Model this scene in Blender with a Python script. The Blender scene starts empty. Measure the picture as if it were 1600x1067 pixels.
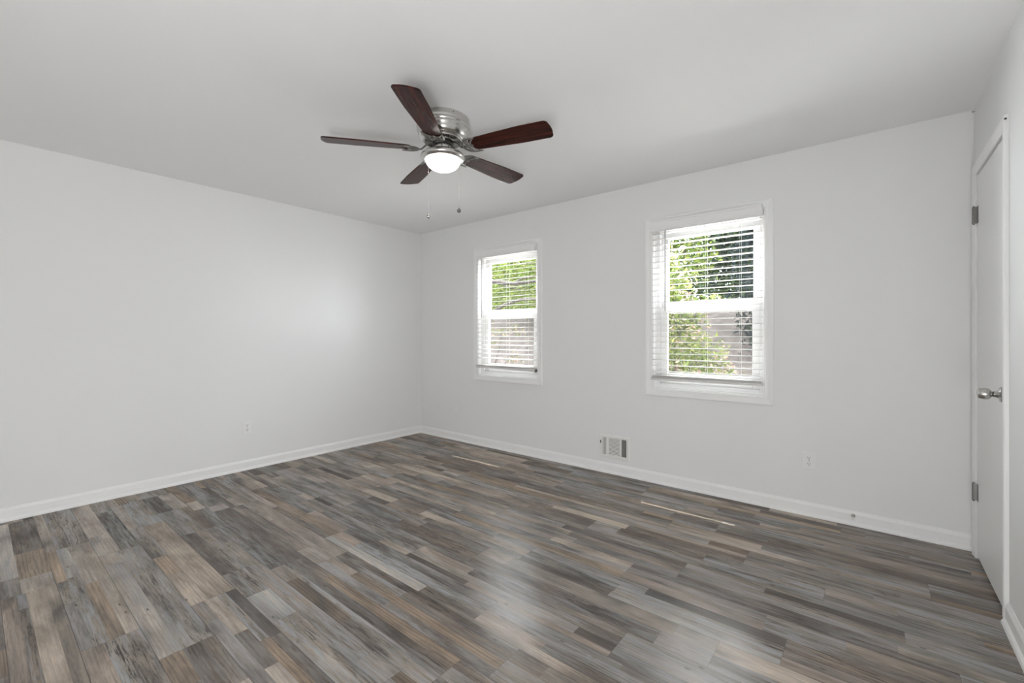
import bpy, bmesh, math, random
import numpy as np
from mathutils import Vector, Matrix

C = bpy.context.scene
COL = C.collection
R = math.radians
PI = math.pi

# ------------------------------------------------------------------ camera, light, exposure
W, H, D = 4.75, 2.44, 4.65          # room width (x), height, depth (towards -y)

cam_d = bpy.data.cameras.new('camera')
cam = bpy.data.objects.new('camera', cam_d)
COL.objects.link(cam)
cam.location = (4.304, -3.508, 1.188)
cam.rotation_euler = (R(90), 0, R(39.086))
cam_d.sensor_width = 36
cam_d.lens = 15.503
cam_d.shift_y = -0.00546
cam_d.clip_start = 0.02
cam_d.clip_end = 200
C.camera = cam

world = bpy.data.worlds.new('sky')
C.world = world
world.use_nodes = True
wnt = world.node_tree
wb = wnt.nodes['Background']
# bright overcast sky: about three times brighter overhead than at the horizon
wtc = wnt.nodes.new('ShaderNodeTexCoord')
wsep = wnt.nodes.new('ShaderNodeSeparateXYZ')
wmr = wnt.nodes.new('ShaderNodeMapRange')
wmr.inputs[1].default_value = 0.0; wmr.inputs[2].default_value = 1.0
wmr.inputs[3].default_value = 2.9; wmr.inputs[4].default_value = 17.0
wnt.links.new(wtc.outputs['Generated'], wsep.inputs[0])
wnt.links.new(wsep.outputs['Z'], wmr.inputs[0])
wnt.links.new(wmr.outputs[0], wb.inputs[1])
wb.inputs[0].default_value = (0.86, 0.92, 1.0, 1)

sun_d = bpy.data.lights.new('sun', 'SUN')
sun = bpy.data.objects.new('sun', sun_d)
COL.objects.link(sun)
sun_d.energy = 9.5
sun_d.angle = R(0.6)
sun_d.color = (1.0, 0.95, 0.86)
sun.rotation_euler = (R(-30.5), 0, R(0))       # shines towards -y, 59.5 degrees high
sun.location = (2, 8, 14)

def portal(name, loc, rot, sx, sy):
    d = bpy.data.lights.new(name, 'AREA')
    d.shape = 'RECTANGLE'; d.size = sx; d.size_y = sy
    d.cycles.is_portal = True
    o = bpy.data.objects.new(name, d)
    COL.objects.link(o); o.location = loc; o.rotation_euler = rot
    return o
portal('daylight_portal', (1.38, 0.16, 1.425), (R(-90), 0, 0), 0.80, 1.32)
portal('daylight_portal', (3.33, 0.16, 1.425), (R(-90), 0, 0), 0.80, 1.32)

def area(name, loc, tgt, sx, sy, watts, col):
    d = bpy.data.lights.new(name, 'AREA')
    d.shape = 'RECTANGLE'; d.size = sx; d.size_y = sy; d.energy = watts; d.color = col
    o = bpy.data.objects.new(name, d); COL.objects.link(o)
    o.location = loc
    o.rotation_euler = (Vector(tgt) - Vector(loc)).to_track_quat('-Z', 'Y').to_euler()
    return o
COOL = (.93, .96, 1.0); WARM = (1.0, .985, .97)
# added fill lamps outside the windows, standing in for ground bounce and sky light
area('bounce_fill_lamp', (1.38, 2.15, .30), (1.38, -1.0, 2.3), .9, .6, 135, WARM)
area('bounce_fill_lamp', (2.35, 2.15, .30), (2.35, -1.0, 2.3), .9, .6, 75, WARM)
area('bounce_fill_lamp', (3.33, 2.15, .30), (3.33, -1.0, 2.3), .9, .6, 66, WARM)
for x in (1.38, 3.33):
    area('sky_fill_lamp', (x, 1.0, 2.75), (x, -1.0, .4), 1.0, .8, 28, COOL)
# two more added lamps, aimed across at the left wall, right wall and door
area('sky_fill_lamp', (2.10, .95, 1.95), (.0, -1.9, .55), .45, .8, 38, COOL)
area('sky_fill_lamp', (2.32, .95, 1.60), (4.75, -1.35, 1.1), .45, .9, 52, COOL)
# unseen fill lamps added behind the camera; no opening is built there
area('rear_fill_lamp', (4.70, -4.1, .5), (0, -2.6, .9), .9, .7, 62, (.98, .99, 1))
area('rear_fill_lamp', (4.30, -4.3, .4), (3.4, -.8, 2.44), .7, .7, 11, (.98, .99, 1))

C.view_settings.view_transform = 'Standard'
C.view_settings.look = 'None'
C.view_settings.exposure = 0.14
C.view_settings.gamma = 1.0
C.view_settings.use_curve_mapping = False
C.cycles.use_denoising = True
C.cycles.max_bounces = 16
C.cycles.diffuse_bounces = 9
C.cycles.glossy_bounces = 5
C.cycles.transmission_bounces = 8
C.cycles.transparent_max_bounces = 24
C.cycles.sample_clamp_indirect = 12

# ------------------------------------------------------------------ materials
def node(nt, kind, **kw):
    n = nt.nodes.new(kind)
    for k, v in kw.items():
        setattr(n, k, v)
    return n

def mat(name, col=(.8, .8, .8), rough=.5, metal=0.0, spec=.5, coat=0.0, coat_rough=.1, bump=0.0, bscale=300, var=0.0):
    m = bpy.data.materials.new(name)
    m.use_nodes = True
    nt = m.node_tree
    b = nt.nodes['Principled BSDF']
    b.inputs['Base Color'].default_value = (*col, 1)
    b.inputs['Roughness'].default_value = rough
    b.inputs['Metallic'].default_value = metal
    b.inputs['Specular IOR Level'].default_value = spec
    b.inputs['Coat Weight'].default_value = coat
    b.inputs['Coat Roughness'].default_value = coat_rough
    tc = node(nt, 'ShaderNodeTexCoord')
    if bump > 0:
        n = node(nt, 'ShaderNodeTexNoise'); n.inputs['Scale'].default_value = bscale; n.inputs['Detail'].default_value = 3
        nt.links.new(tc.outputs['Object'], n.inputs['Vector'])
        bp = node(nt, 'ShaderNodeBump'); bp.inputs['Strength'].default_value = bump; bp.inputs['Distance'].default_value = .001
        nt.links.new(n.outputs['Fac'], bp.inputs['Height'])
        nt.links.new(bp.outputs['Normal'], b.inputs['Normal'])
    if var > 0:
        n = node(nt, 'ShaderNodeTexNoise'); n.inputs['Scale'].default_value = 2.2; n.inputs['Detail'].default_value = 4
        nt.links.new(tc.outputs['Object'], n.inputs['Vector'])
        mx = node(nt, 'ShaderNodeMix', data_type='RGBA')
        mx.inputs[6].default_value = (*[c * (1 - var) for c in col], 1)
        mx.inputs[7].default_value = (*[min(1, c * (1 + var)) for c in col], 1)
        nt.links.new(n.outputs['Fac'], mx.inputs[0])
        nt.links.new(mx.outputs[2], b.inputs['Base Color'])
    return m

M = {}
M['wall'] = mat('wall_paint', (.80, .802, .80), .6, spec=.3, bump=.05, bscale=220, var=.008)
M['ceiling'] = mat('ceiling_paint', (.83, .832, .832), .75, spec=.25, bump=.06, bscale=160, var=.008)
M['trim'] = mat('trim_gloss_paint', (.86, .86, .855), .32, spec=.45, bump=.03, bscale=60)
M['door'] = mat('door_paint', (.84, .84, .835), .38, spec=.45, bump=.04, bscale=40)
M['vinyl'] = mat('white_vinyl', (.80, .80, .80), .3, spec=.5, bump=.01, bscale=80)
M['slat'] = mat('blind_slat_white', (.70, .69, .675), .35, spec=.4, bump=.02, bscale=120)
M['valance'] = mat('valance_white', (.84, .84, .835), .35, spec=.4, bump=.02, bscale=120)
M['cord'] = mat('blind_cord', (.80, .79, .76), .7, bump=.05, bscale=900)
M['wand'] = mat('clear_grey_wand', (.55, .55, .55), .2, spec=.6, bump=.01)
M['plastic'] = mat('white_plastic', (.82, .82, .81), .35, bump=.01, bscale=200)
M['slot'] = mat('dark_slot', (.012, .012, .012), .6, bump=.01)
M['vent'] = mat('vent_enamel', (.80, .80, .78), .4, bump=.02, bscale=200)
M['nickel'] = mat('brushed_nickel', (.64, .625, .60), .24, metal=1.0, bump=.02, bscale=400)
M['nickel_dark'] = mat('aged_nickel', (.24, .23, .215), .3, metal=1.0, bump=.05, bscale=300)
M['steel'] = mat('satin_steel', (.55, .54, .52), .26, metal=1.0, bump=.02, bscale=400)
M['hinge'] = mat('hinge_steel', (.26, .255, .245), .38, metal=1.0, bump=.05, bscale=300)
M['motor'] = mat('motor_black', (.012, .011, .010), .45, bump=.05)
M['rust'] = mat('rusty_nail', (.05, .04, .035), .6, bump=.1)
M['rubber'] = mat('white_rubber', (.75, .75, .73), .6, bump=.02)

def blade_mat():
    m = bpy.data.materials.new('mahogany_blade'); m.use_nodes = True
    nt = m.node_tree; b = nt.nodes['Principled BSDF']
    tc = node(nt, 'ShaderNodeTexCoord')
    mp = node(nt, 'ShaderNodeMapping'); mp.inputs['Scale'].default_value = (2.2, 34, 10)
    nt.links.new(tc.outputs['Object'], mp.inputs['Vector'])
    n = node(nt, 'ShaderNodeTexNoise'); n.inputs['Scale'].default_value = 1.6; n.inputs['Detail'].default_value = 6; n.inputs['Roughness'].default_value = .65
    nt.links.new(mp.outputs['Vector'], n.inputs['Vector'])
    r = node(nt, 'ShaderNodeValToRGB')
    r.color_ramp.elements[0].position = .33; r.color_ramp.elements[0].color = (.006, .0022, .0022, 1)
    r.color_ramp.elements[1].position = .72; r.color_ramp.elements[1].color = (.085, .020, .013, 1)
    nt.links.new(n.outputs['Fac'], r.inputs['Fac'])
    nt.links.new(r.outputs['Color'], b.inputs['Base Color'])
    b.inputs['Roughness'].default_value = .20
    b.inputs['Specular IOR Level'].default_value = .09
    b.inputs['Coat Weight'].default_value = .02
    b.inputs['Coat Roughness'].default_value = .1
    return m
M['blade'] = blade_mat()

def lamp_mat():
    m = bpy.data.materials.new('lit_frosted_glass'); m.use_nodes = True
    nt = m.node_tree; b = nt.nodes['Principled BSDF']
    b.inputs['Base Color'].default_value = (.95, .94, .92, 1)
    b.inputs['Roughness'].default_value = .25
    tc = node(nt, 'ShaderNodeTexCoord')
    n = node(nt, 'ShaderNodeTexNoise'); n.inputs['Scale'].default_value = 6
    nt.links.new(tc.outputs['Object'], n.inputs['Vector'])
    mr = node(nt, 'ShaderNodeMapRange'); mr.inputs[3].default_value = 5.6; mr.inputs[4].default_value = 6.4
    nt.links.new(n.outputs['Fac'], mr.inputs[0])
    b.inputs['Emission Color'].default_value = (1.0, .97, .92, 1)
    nt.links.new(mr.outputs[0], b.inputs['Emission Strength'])
    return m
M['lamp'] = lamp_mat()

def glass_mat():
    m = bpy.data.materials.new('window_glass'); m.use_nodes = True
    nt = m.node_tree; nt.nodes.remove(nt.nodes['Principled BSDF'])
    out = nt.nodes['Material Output']
    t = node(nt, 'ShaderNodeBsdfTransparent'); t.inputs[0].default_value = (.97, .98, .975, 1)
    g = node(nt, 'ShaderNodeBsdfGlossy'); g.inputs['Roughness'].default_value = .02
    lw = node(nt, 'ShaderNodeLayerWeight'); lw.inputs['Blend'].default_value = .5
    pw = node(nt, 'ShaderNodeMath', operation='POWER'); pw.inputs[1].default_value = 5
    f = node(nt, 'ShaderNodeMath', operation='MULTIPLY_ADD'); f.inputs[1].default_value = .9; f.inputs[2].default_value = .035
    nt.links.new(lw.outputs['Facing'], pw.inputs[0]); nt.links.new(pw.outputs[0], f.inputs[0])
    mx = node(nt, 'ShaderNodeMixShader')
    nt.links.new(f.outputs[0], mx.inputs[0]); nt.links.new(t.outputs[0], mx.inputs[1]); nt.links.new(g.outputs[0], mx.inputs[2])
    nt.links.new(mx.outputs[0], out.inputs['Surface'])
    return m
M['glass'] = glass_mat()

def screen_mat():
    m = bpy.data.materials.new('insect_screen_mesh'); m.use_nodes = True
    nt = m.node_tree; nt.nodes.remove(nt.nodes['Principled BSDF'])
    out = nt.nodes['Material Output']
    t = node(nt, 'ShaderNodeBsdfTransparent')
    d = node(nt, 'ShaderNodeBsdfDiffuse'); d.inputs[0].default_value = (.035, .034, .033, 1)
    tr = node(nt, 'ShaderNodeBsdfTranslucent'); tr.inputs[0].default_value = (.03, .028, .027, 1)
    a = node(nt, 'ShaderNodeMixShader'); a.inputs[0].default_value = .5
    nt.links.new(d.outputs[0], a.inputs[1]); nt.links.new(tr.outputs[0], a.inputs[2])
    mx = node(nt, 'ShaderNodeMixShader'); mx.inputs[0].default_value = .36
    nt.links.new(t.outputs[0], mx.inputs[1]); nt.links.new(a.outputs[0], mx.inputs[2])
    nt.links.new(mx.outputs[0], out.inputs['Surface'])
    return m
M['screen'] = screen_mat()

def leaf_mat(name, trans=.5):
    m = bpy.data.materials.new(name); m.use_nodes = True
    nt = m.node_tree; b = nt.nodes['Principled BSDF']; out = nt.nodes['Material Output']
    at = node(nt, 'ShaderNodeAttribute', attribute_name='leaf_color')
    nt.links.new(at.outputs['Color'], b.inputs['Base Color'])
    b.inputs['Roughness'].default_value = .5; b.inputs['Specular IOR Level'].default_value = .3
    tr = node(nt, 'ShaderNodeBsdfTranslucent')
    hs = node(nt, 'ShaderNodeHueSaturation'); hs.inputs['Value'].default_value = 1.35; hs.inputs['Saturation'].default_value = 1.05
    nt.links.new(at.outputs['Color'], hs.inputs['Color']); nt.links.new(hs.outputs['Color'], tr.inputs['Color'])
    mx = node(nt, 'ShaderNodeMixShader'); mx.inputs[0].default_value = trans
    nt.links.new(b.outputs[0], mx.inputs[1]); nt.links.new(tr.outputs[0], mx.inputs[2])
    nt.links.new(mx.outputs[0], out.inputs['Surface'])
    return m
M['leaf'] = leaf_mat('tree_leaf')

def bark_mat():
    m = bpy.data.materials.new('bark'); m.use_nodes = True
    nt = m.node_tree; b = nt.nodes['Principled BSDF']
    tc = node(nt, 'ShaderNodeTexCoord')
    n = node(nt, 'ShaderNodeTexNoise'); n.inputs['Scale'].default_value = 22; n.inputs['Detail'].default_value = 6
    nt.links.new(tc.outputs['Object'], n.inputs['Vector'])
    r = node(nt, 'ShaderNodeValToRGB')
    r.color_ramp.elements[0].position = .35; r.color_ramp.elements[0].color = (.035, .028, .023, 1)
    r.color_ramp.elements[1].position = .7; r.color_ramp.elements[1].color = (.12, .10, .085, 1)
    nt.links.new(n.outputs['Fac'], r.inputs['Fac']); nt.links.new(r.outputs['Color'], b.inputs['Base Color'])
    b.inputs['Roughness'].default_value = .9
    bp = node(nt, 'ShaderNodeBump'); bp.inputs['Strength'].default_value = .6; bp.inputs['Distance'].default_value = .01
    nt.links.new(n.outputs['Fac'], bp.inputs['Height']); nt.links.new(bp.outputs['Normal'], b.inputs['Normal'])
    return m
M['bark'] = bark_mat()

def soil_mat():
    m = bpy.data.materials.new('leaf_litter_soil'); m.use_nodes = True
    nt = m.node_tree; b = nt.nodes['Principled BSDF']
    tc = node(nt, 'ShaderNodeTexCoord')
    n = node(nt, 'ShaderNodeTexNoise'); n.inputs['Scale'].default_value = 3.5; n.inputs['Detail'].default_value = 9; n.inputs['Roughness'].default_value = .7
    nt.links.new(tc.outputs['Object'], n.inputs['Vector'])
    r = node(nt, 'ShaderNodeValToRGB')
    r.color_ramp.elements[0].position = .3; r.color_ramp.elements[0].color = (.045, .036, .030, 1)
    r.color_ramp.elements[1].position = .75; r.color_ramp.elements[1].color = (.20, .165, .14, 1)
    e = r.color_ramp.elements.new(.52); e.color = (.11, .088, .075, 1)
    nt.links.new(n.outputs['Fac'], r.inputs['Fac']); nt.links.new(r.outputs['Color'], b.inputs['Base Color'])
    b.inputs['Roughness'].default_value = .95
    return m
M['soil'] = soil_mat()

# --- vinyl plank floor: each printed board carries its own tint, wear, crack, ring and grain numbers
def floor_mat():
    m = bpy.data.materials.new('weathered_vinyl_plank'); m.use_nodes = True
    nt = m.node_tree; L = nt.links.new; b = nt.nodes['Principled BSDF']
    def attr(n): return node(nt, 'ShaderNodeAttribute', attribute_name=n)
    tint = attr('tint'); par = attr('par'); off = attr('off'); loc = attr('loc')
    sp = node(nt, 'ShaderNodeSeparateColor'); L(par.outputs['Color'], sp.inputs[0])   # r wear, g crack, b ring
    tc = node(nt, 'ShaderNodeTexCoord')
    add = node(nt, 'ShaderNodeVectorMath', operation='ADD')
    L(tc.outputs['Object'], add.inputs[0]); L(off.outputs['Vector'], add.inputs[1])
    def mapped(sc):
        mp = node(nt, 'ShaderNodeMapping'); mp.inputs['Scale'].default_value = sc
        L(add.outputs[0], mp.inputs['Vector']); return mp
    def noise(sc, scale, det, rough, dist=0.0):
        mp = mapped(sc); n = node(nt, 'ShaderNodeTexNoise')
        n.inputs['Scale'].default_value = scale; n.inputs['Detail'].default_value = det
        n.inputs['Roughness'].default_value = rough; n.inputs['Distortion'].default_value = dist
        L(mp.outputs['Vector'], n.inputs['Vector']); return n
    def mrange(src, a, c, d, e):
        r = node(nt, 'ShaderNodeMapRange'); r.clamp = True
        r.inputs[1].default_value = a; r.inputs[2].default_value = c; r.inputs[3].default_value = d; r.inputs[4].default_value = e
        L(src, r.inputs[0]); return r.outputs[0]
    def mth(op, a, c):
        n = node(nt, 'ShaderNodeMath', operation=op)
        for i, v in ((0, a), (1, c)):
            if isinstance(v, (int, float)): n.inputs[i].default_value = v
            else: L(v, n.inputs[i])
        return n.outputs[0]
    def mixc(fac, a, c, blend='MIX'):
        n = node(nt, 'ShaderNodeMix', data_type='RGBA', blend_type=blend)
        if isinstance(fac, (int, float)): n.inputs[0].default_value = fac
        else: L(fac, n.inputs[0])
        for i, v in ((6, a), (7, c)):
            if isinstance(v, tuple): n.inputs[i].default_value = (*v, 1)
            else: L(v, n.inputs[i])
        return n.outputs[2]
    blotch = noise((2.2, 9, 1), 1.0, 4, .6, .4)
    grain = noise((5, 150, 1), 1.0, 4, .65)
    fine = noise((30, 420, 1), 1.0, 2, .6)
    flake = noise((4.5, 58, 1), 1.0, 8, .74, .25)
    flake2 = noise((2.0, 17, 1), 1.0, 3, .55, .2)
    crack = noise((7.5, 120, 1), 1.0, 8, .78, .6)
    # rings (cathedral grain)
    mpw = mapped((1.6, 15, 1))
    wv = node(nt, 'ShaderNodeTexWave', wave_type='BANDS', bands_direction='Y')
    wv.inputs['Scale'].default_value = 1.3; wv.inputs['Distortion'].default_value = 9; wv.inputs['Detail'].default_value = 2.0
    wv.inputs['Detail Scale'].default_value = .6
    L(mpw.outputs['Vector'], wv.inputs['Vector'])
    col = tint.outputs['Color']
    f1 = mrange(blotch.outputs['Fac'], .3, .72, .36, 1.56)
    f2 = mrange(grain.outputs['Fac'], .3, .7, .78, 1.14)
    f3 = mrange(fine.outputs['Fac'], .3, .7, .92, 1.06)
    f = mth('MULTIPLY', mth('MULTIPLY', f1, f2), f3)
    ring = mrange(wv.outputs['Fac'], .0, .45, .55, 1.0)
    ringf = mth('ADD', mth('MULTIPLY', mth('SUBTRACT', ring, 1.0), sp.outputs[2]), 1.0)
    f = mth('MULTIPLY', f, ringf)
    gray = node(nt, 'ShaderNodeCombineColor')
    for i in range(3): L(f, gray.inputs[i])
    col = mixc(1.0, col, gray.outputs[0], 'MULTIPLY')
    # dark cracks / rotten streaks
    ck = mth('MULTIPLY', mrange(crack.outputs['Fac'], .50, .57, 0, 1), mrange(flake2.outputs['Fac'], .40, .56, 0, 1))
    ck = mth('MULTIPLY', ck, sp.outputs[1])
    col = mixc(ck, col, (.030, .024, .020))
    # blue white paint remains
    fl = mth('MULTIPLY', mrange(flake.outputs['Fac'], .45, .53, 0, 1), mrange(flake2.outputs['Fac'], .42, .60, 1, 0))
    fl = mth('MULTIPLY', fl, sp.outputs[0])
    pn = mixc(mrange(grain.outputs['Fac'], .3, .7, 0, 1), (.27, .275, .282), (.43, .437, .44))
    col = mixc(fl, col, pn)
    # small knots
    mpv = mapped((3.2, 9, 1)); vo = node(nt, 'ShaderNodeTexVoronoi'); vo.inputs['Scale'].default_value = 1.5
    L(mpv.outputs['Vector'], vo.inputs['Vector'])
    kn = mrange(vo.outputs['Distance'], .025, .075, .85, 0)
    col = mixc(kn, col, (.04, .033, .028))
    # seams between the real planks: loc = (distance to end, distance to side)
    sl = node(nt, 'ShaderNodeSeparateXYZ'); L(loc.outputs['Vector'], sl.inputs[0])
    seam = mth('MINIMUM', mth('MINIMUM', sl.outputs[0], sl.outputs[1]), sl.outputs[2])
    sm = mrange(seam, .0006, .0016, .75, 0)
    col = mixc(sm, col, (.03, .025, .02))
    L(col, b.inputs['Base Color'])
    b.inputs['Roughness'].default_value = .7
    b.inputs['Specular IOR Level'].default_value = .12
    hgt = mth('ADD', mth('MULTIPLY', grain.outputs['Fac'], .5), mth('MULTIPLY', mth('SUBTRACT', 1.0, sm), 1.0))
    bp = node(nt, 'ShaderNodeBump'); bp.inputs['Strength'].default_value = .25; bp.inputs['Distance'].default_value = .0012
    L(hgt, bp.inputs['Height']); L(bp.outputs['Normal'], b.inputs['Normal'])
    gl = node(nt, 'ShaderNodeBsdfGlossy'); gl.inputs['Color'].default_value = (1, 1, 1, 1)
    L(mrange(grain.outputs['Fac'], .3, .7, .18, .25), gl.inputs['Roughness'])
    mx = node(nt, 'ShaderNodeMixShader'); mx.inputs[0].default_value = .085
    L(b.outputs[0], mx.inputs[1]); L(gl.outputs[0], mx.inputs[2])
    L(mx.outputs[0], nt.nodes['Material Output'].inputs['Surface'])
    return m
M['floor'] = floor_mat()

# ------------------------------------------------------------------ mesh helpers
class MB:
    def __init__(s): s.v = []; s.f = []; s.sm = []
    def add(s, vs, fs, smooth=False):
        o = len(s.v); s.v += [tuple(v) for v in vs]
        for f in fs: s.f.append(tuple(i + o for i in f)); s.sm.append(smooth)
        return s
    def box(s, x0, x1, y0, y1, z0, z1, mtx=None):
        v = [(x, y, z) for z in (z0, z1) for y in (y0, y1) for x in (x0, x1)]
        if mtx is not None: v = [mtx @ Vector(p) for p in v]
        return s.add(v, [(0, 2, 3, 1), (4, 5, 7, 6), (0, 1, 5, 4), (2, 6, 7, 3), (0, 4, 6, 2), (1, 3, 7, 5)])
    def lathe(s, prof, n=48, c=(0, 0, 0), axis='z', smooth=True, cap=True):
        vs = []
        for r, z in prof:
            for k in range(n):
                a = 2 * PI * k / n
                p = (r * math.cos(a), r * math.sin(a), z)
                if axis == 'x': p = (p[2], p[0], p[1])
                if axis == 'y': p = (p[0], p[2], p[1])
                vs.append((p[0] + c[0], p[1] + c[1], p[2] + c[2]))
        fs = []
        for i in range(len(prof) - 1):
            for k in range(n):
                fs.append((i * n + k, i * n + (k + 1) % n, (i + 1) * n + (k + 1) % n, (i + 1) * n + k))
        s.add(vs, fs, smooth)
        if cap:
            o = len(s.v) - len(vs)
            s.f.append(tuple(o + k for k in range(n))); s.sm.append(False)
            s.f.append(tuple(o + (len(prof) - 1) * n + k for k in range(n))); s.sm.append(False)
        return s
    def tube(s, pts, rad, n=8, mtx=None, flat=1.0):
        pts = [Vector(p) for p in pts]
        if not isinstance(rad, (list, tuple)): rad = [rad] * len(pts)
        vs = []; up = Vector((0, 0, 1)); prev = None
        for i, p in enumerate(pts):
            t = (pts[min(i + 1, len(pts) - 1)] - pts[max(i - 1, 0)]).normalized()
            if prev is None:
                a = up.cross(t)
                if a.length < .05: a = Vector((1, 0, 0)).cross(t)
            else:
                a = prev - t * prev.dot(t)
            a.normalize(); prev = a; bb = t.cross(a)
            for k in range(n):
                an = 2 * PI * k / n
                vs.append(p + (a * math.cos(an) + bb * math.sin(an) * flat) * rad[i])
        if mtx is not None: vs = [mtx @ v for v in vs]
        fs = [(i * n + k, i * n + (k + 1) % n, (i + 1) * n + (k + 1) % n, (i + 1) * n + k) for i in range(len(pts) - 1) for k in range(n)]
        fs += [tuple(reversed(range(n))), tuple((len(pts) - 1) * n + k for k in range(n))]
        return s.add(vs, fs, True)
    def sphere(s, c, r, n=16, m=10, sc=(1, 1, 1)):
        prof = [(max(1e-5, r * math.sin(PI * i / m)), -r * math.cos(PI * i / m)) for i in range(m + 1)]
        vs = []
        for q, z in prof:
            for k in range(n):
                a = 2 * PI * k / n
                vs.append((c[0] + q * math.cos(a) * sc[0], c[1] + q * math.sin(a) * sc[1], c[2] + z * sc[2]))
        fs = [(i * n + k, i * n + (k + 1) % n, (i + 1) * n + (k + 1) % n, (i + 1) * n + k) for i in range(m) for k in range(n)]
        return s.add(vs, fs, True)
    def build(s, name, material, parent=None, bevel=0.0, loc=None):
        me = bpy.data.meshes.new(name)
        me.from_pydata([tuple(v) for v in s.v], [], s.f)
        bm = bmesh.new(); bm.from_mesh(me)
        bmesh.ops.recalc_face_normals(bm, faces=bm.faces)
        bm.to_mesh(me); bm.free()
        for p, q in zip(me.polygons, s.sm): p.use_smooth = q
        me.materials.append(material)
        o = bpy.data.objects.new(name, me); COL.objects.link(o)
        if parent is not None: o.parent = parent
        if loc is not None: o.location = loc
        if bevel > 0:
            b = o.modifiers.new('bevel', 'BEVEL'); b.width = bevel; b.segments = 2; b.limit_method = 'ANGLE'; b.angle_limit = R(40)
        return o

def tag(o, label=None, cat=None, group=None, kind=None):
    if label: o['label'] = label
    if cat: o['category'] = cat
    if group: o['group'] = group
    if kind: o['kind'] = kind
    return o

def empty(name, loc=(0, 0, 0), rot=(0, 0, 0)):
    o = bpy.data.objects.new(name, None); COL.objects.link(o)
    o.location = loc; o.rotation_euler = rot; o.empty_display_size = .1
    return o

def copy_tree(o, parent=None):
    c = o.copy(); COL.objects.link(c)
    if parent is not None: c.parent = parent
    for ch in [q for q in bpy.data.objects if q.parent == o]: copy_tree(ch, c)
    return c

# ------------------------------------------------------------------ room shell
def slab_with_holes(mb, x0, x1, z0, z1, y0, y1, holes):
    xs = sorted({x0, x1, *[h[0] for h in holes], *[h[1] for h in holes]})
    for a, b_ in zip(xs[:-1], xs[1:]):
        hs = sorted([h for h in holes if h[0] < (a + b_) / 2 < h[1]], key=lambda h: h[2])
        z = z0
        for h in hs:
            if h[2] > z: mb.box(a, b_, y0, y1, z, h[2])
            z = h[3]
        if z < z1: mb.box(a, b_, y0, y1, z, z1)

WIN = [(0.980, 1.781), (2.929, 3.732)]       # clear openings, x
WZ0, WZ1 = 0.763, 2.085
WT = 0.15

mb = MB(); slab_with_holes(mb, -.15, W + .15, -.03, H + .03, 0, WT, [(a, b, WZ0, WZ1) for a, b in WIN])
tag(mb.build('wall_far', M['wall']), kind='structure')
mb = MB().box(-.15, 0, -D - .15, 0, -.03, H + .03)
tag(mb.build('wall_left', M['wall']), kind='structure')
mb = MB(); slab_with_holes(mb, -.15, W + .15, -.03, H + .03, -D - .15, -D, [])
tag(mb.build('wall_rear', M['wall']), kind='structure')
# right wall with the recess of the door
DY0, DY1, DZ1 = -.117, -.737, 2.045
mb = MB()
mb.box(W + .05, W + .15, -D - .15, 0, -.03, H + .03)
mb.box(W, W + .05, DY0 + .004, 0, -.03, H + .03)
mb.box(W, W + .05, -D, DY1 - .004, -.03, H + .03)
mb.box(W, W + .05, DY1 - .004, DY0 + .004, DZ1 + .004, H + .03)
tag(mb.build('wall_right', M['wall']), kind='structure')
tag(MB().box(-.15, W + .15, -D - .15, WT, H, H + .12).build('ceiling', M['ceiling']), kind='structure')

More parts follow.
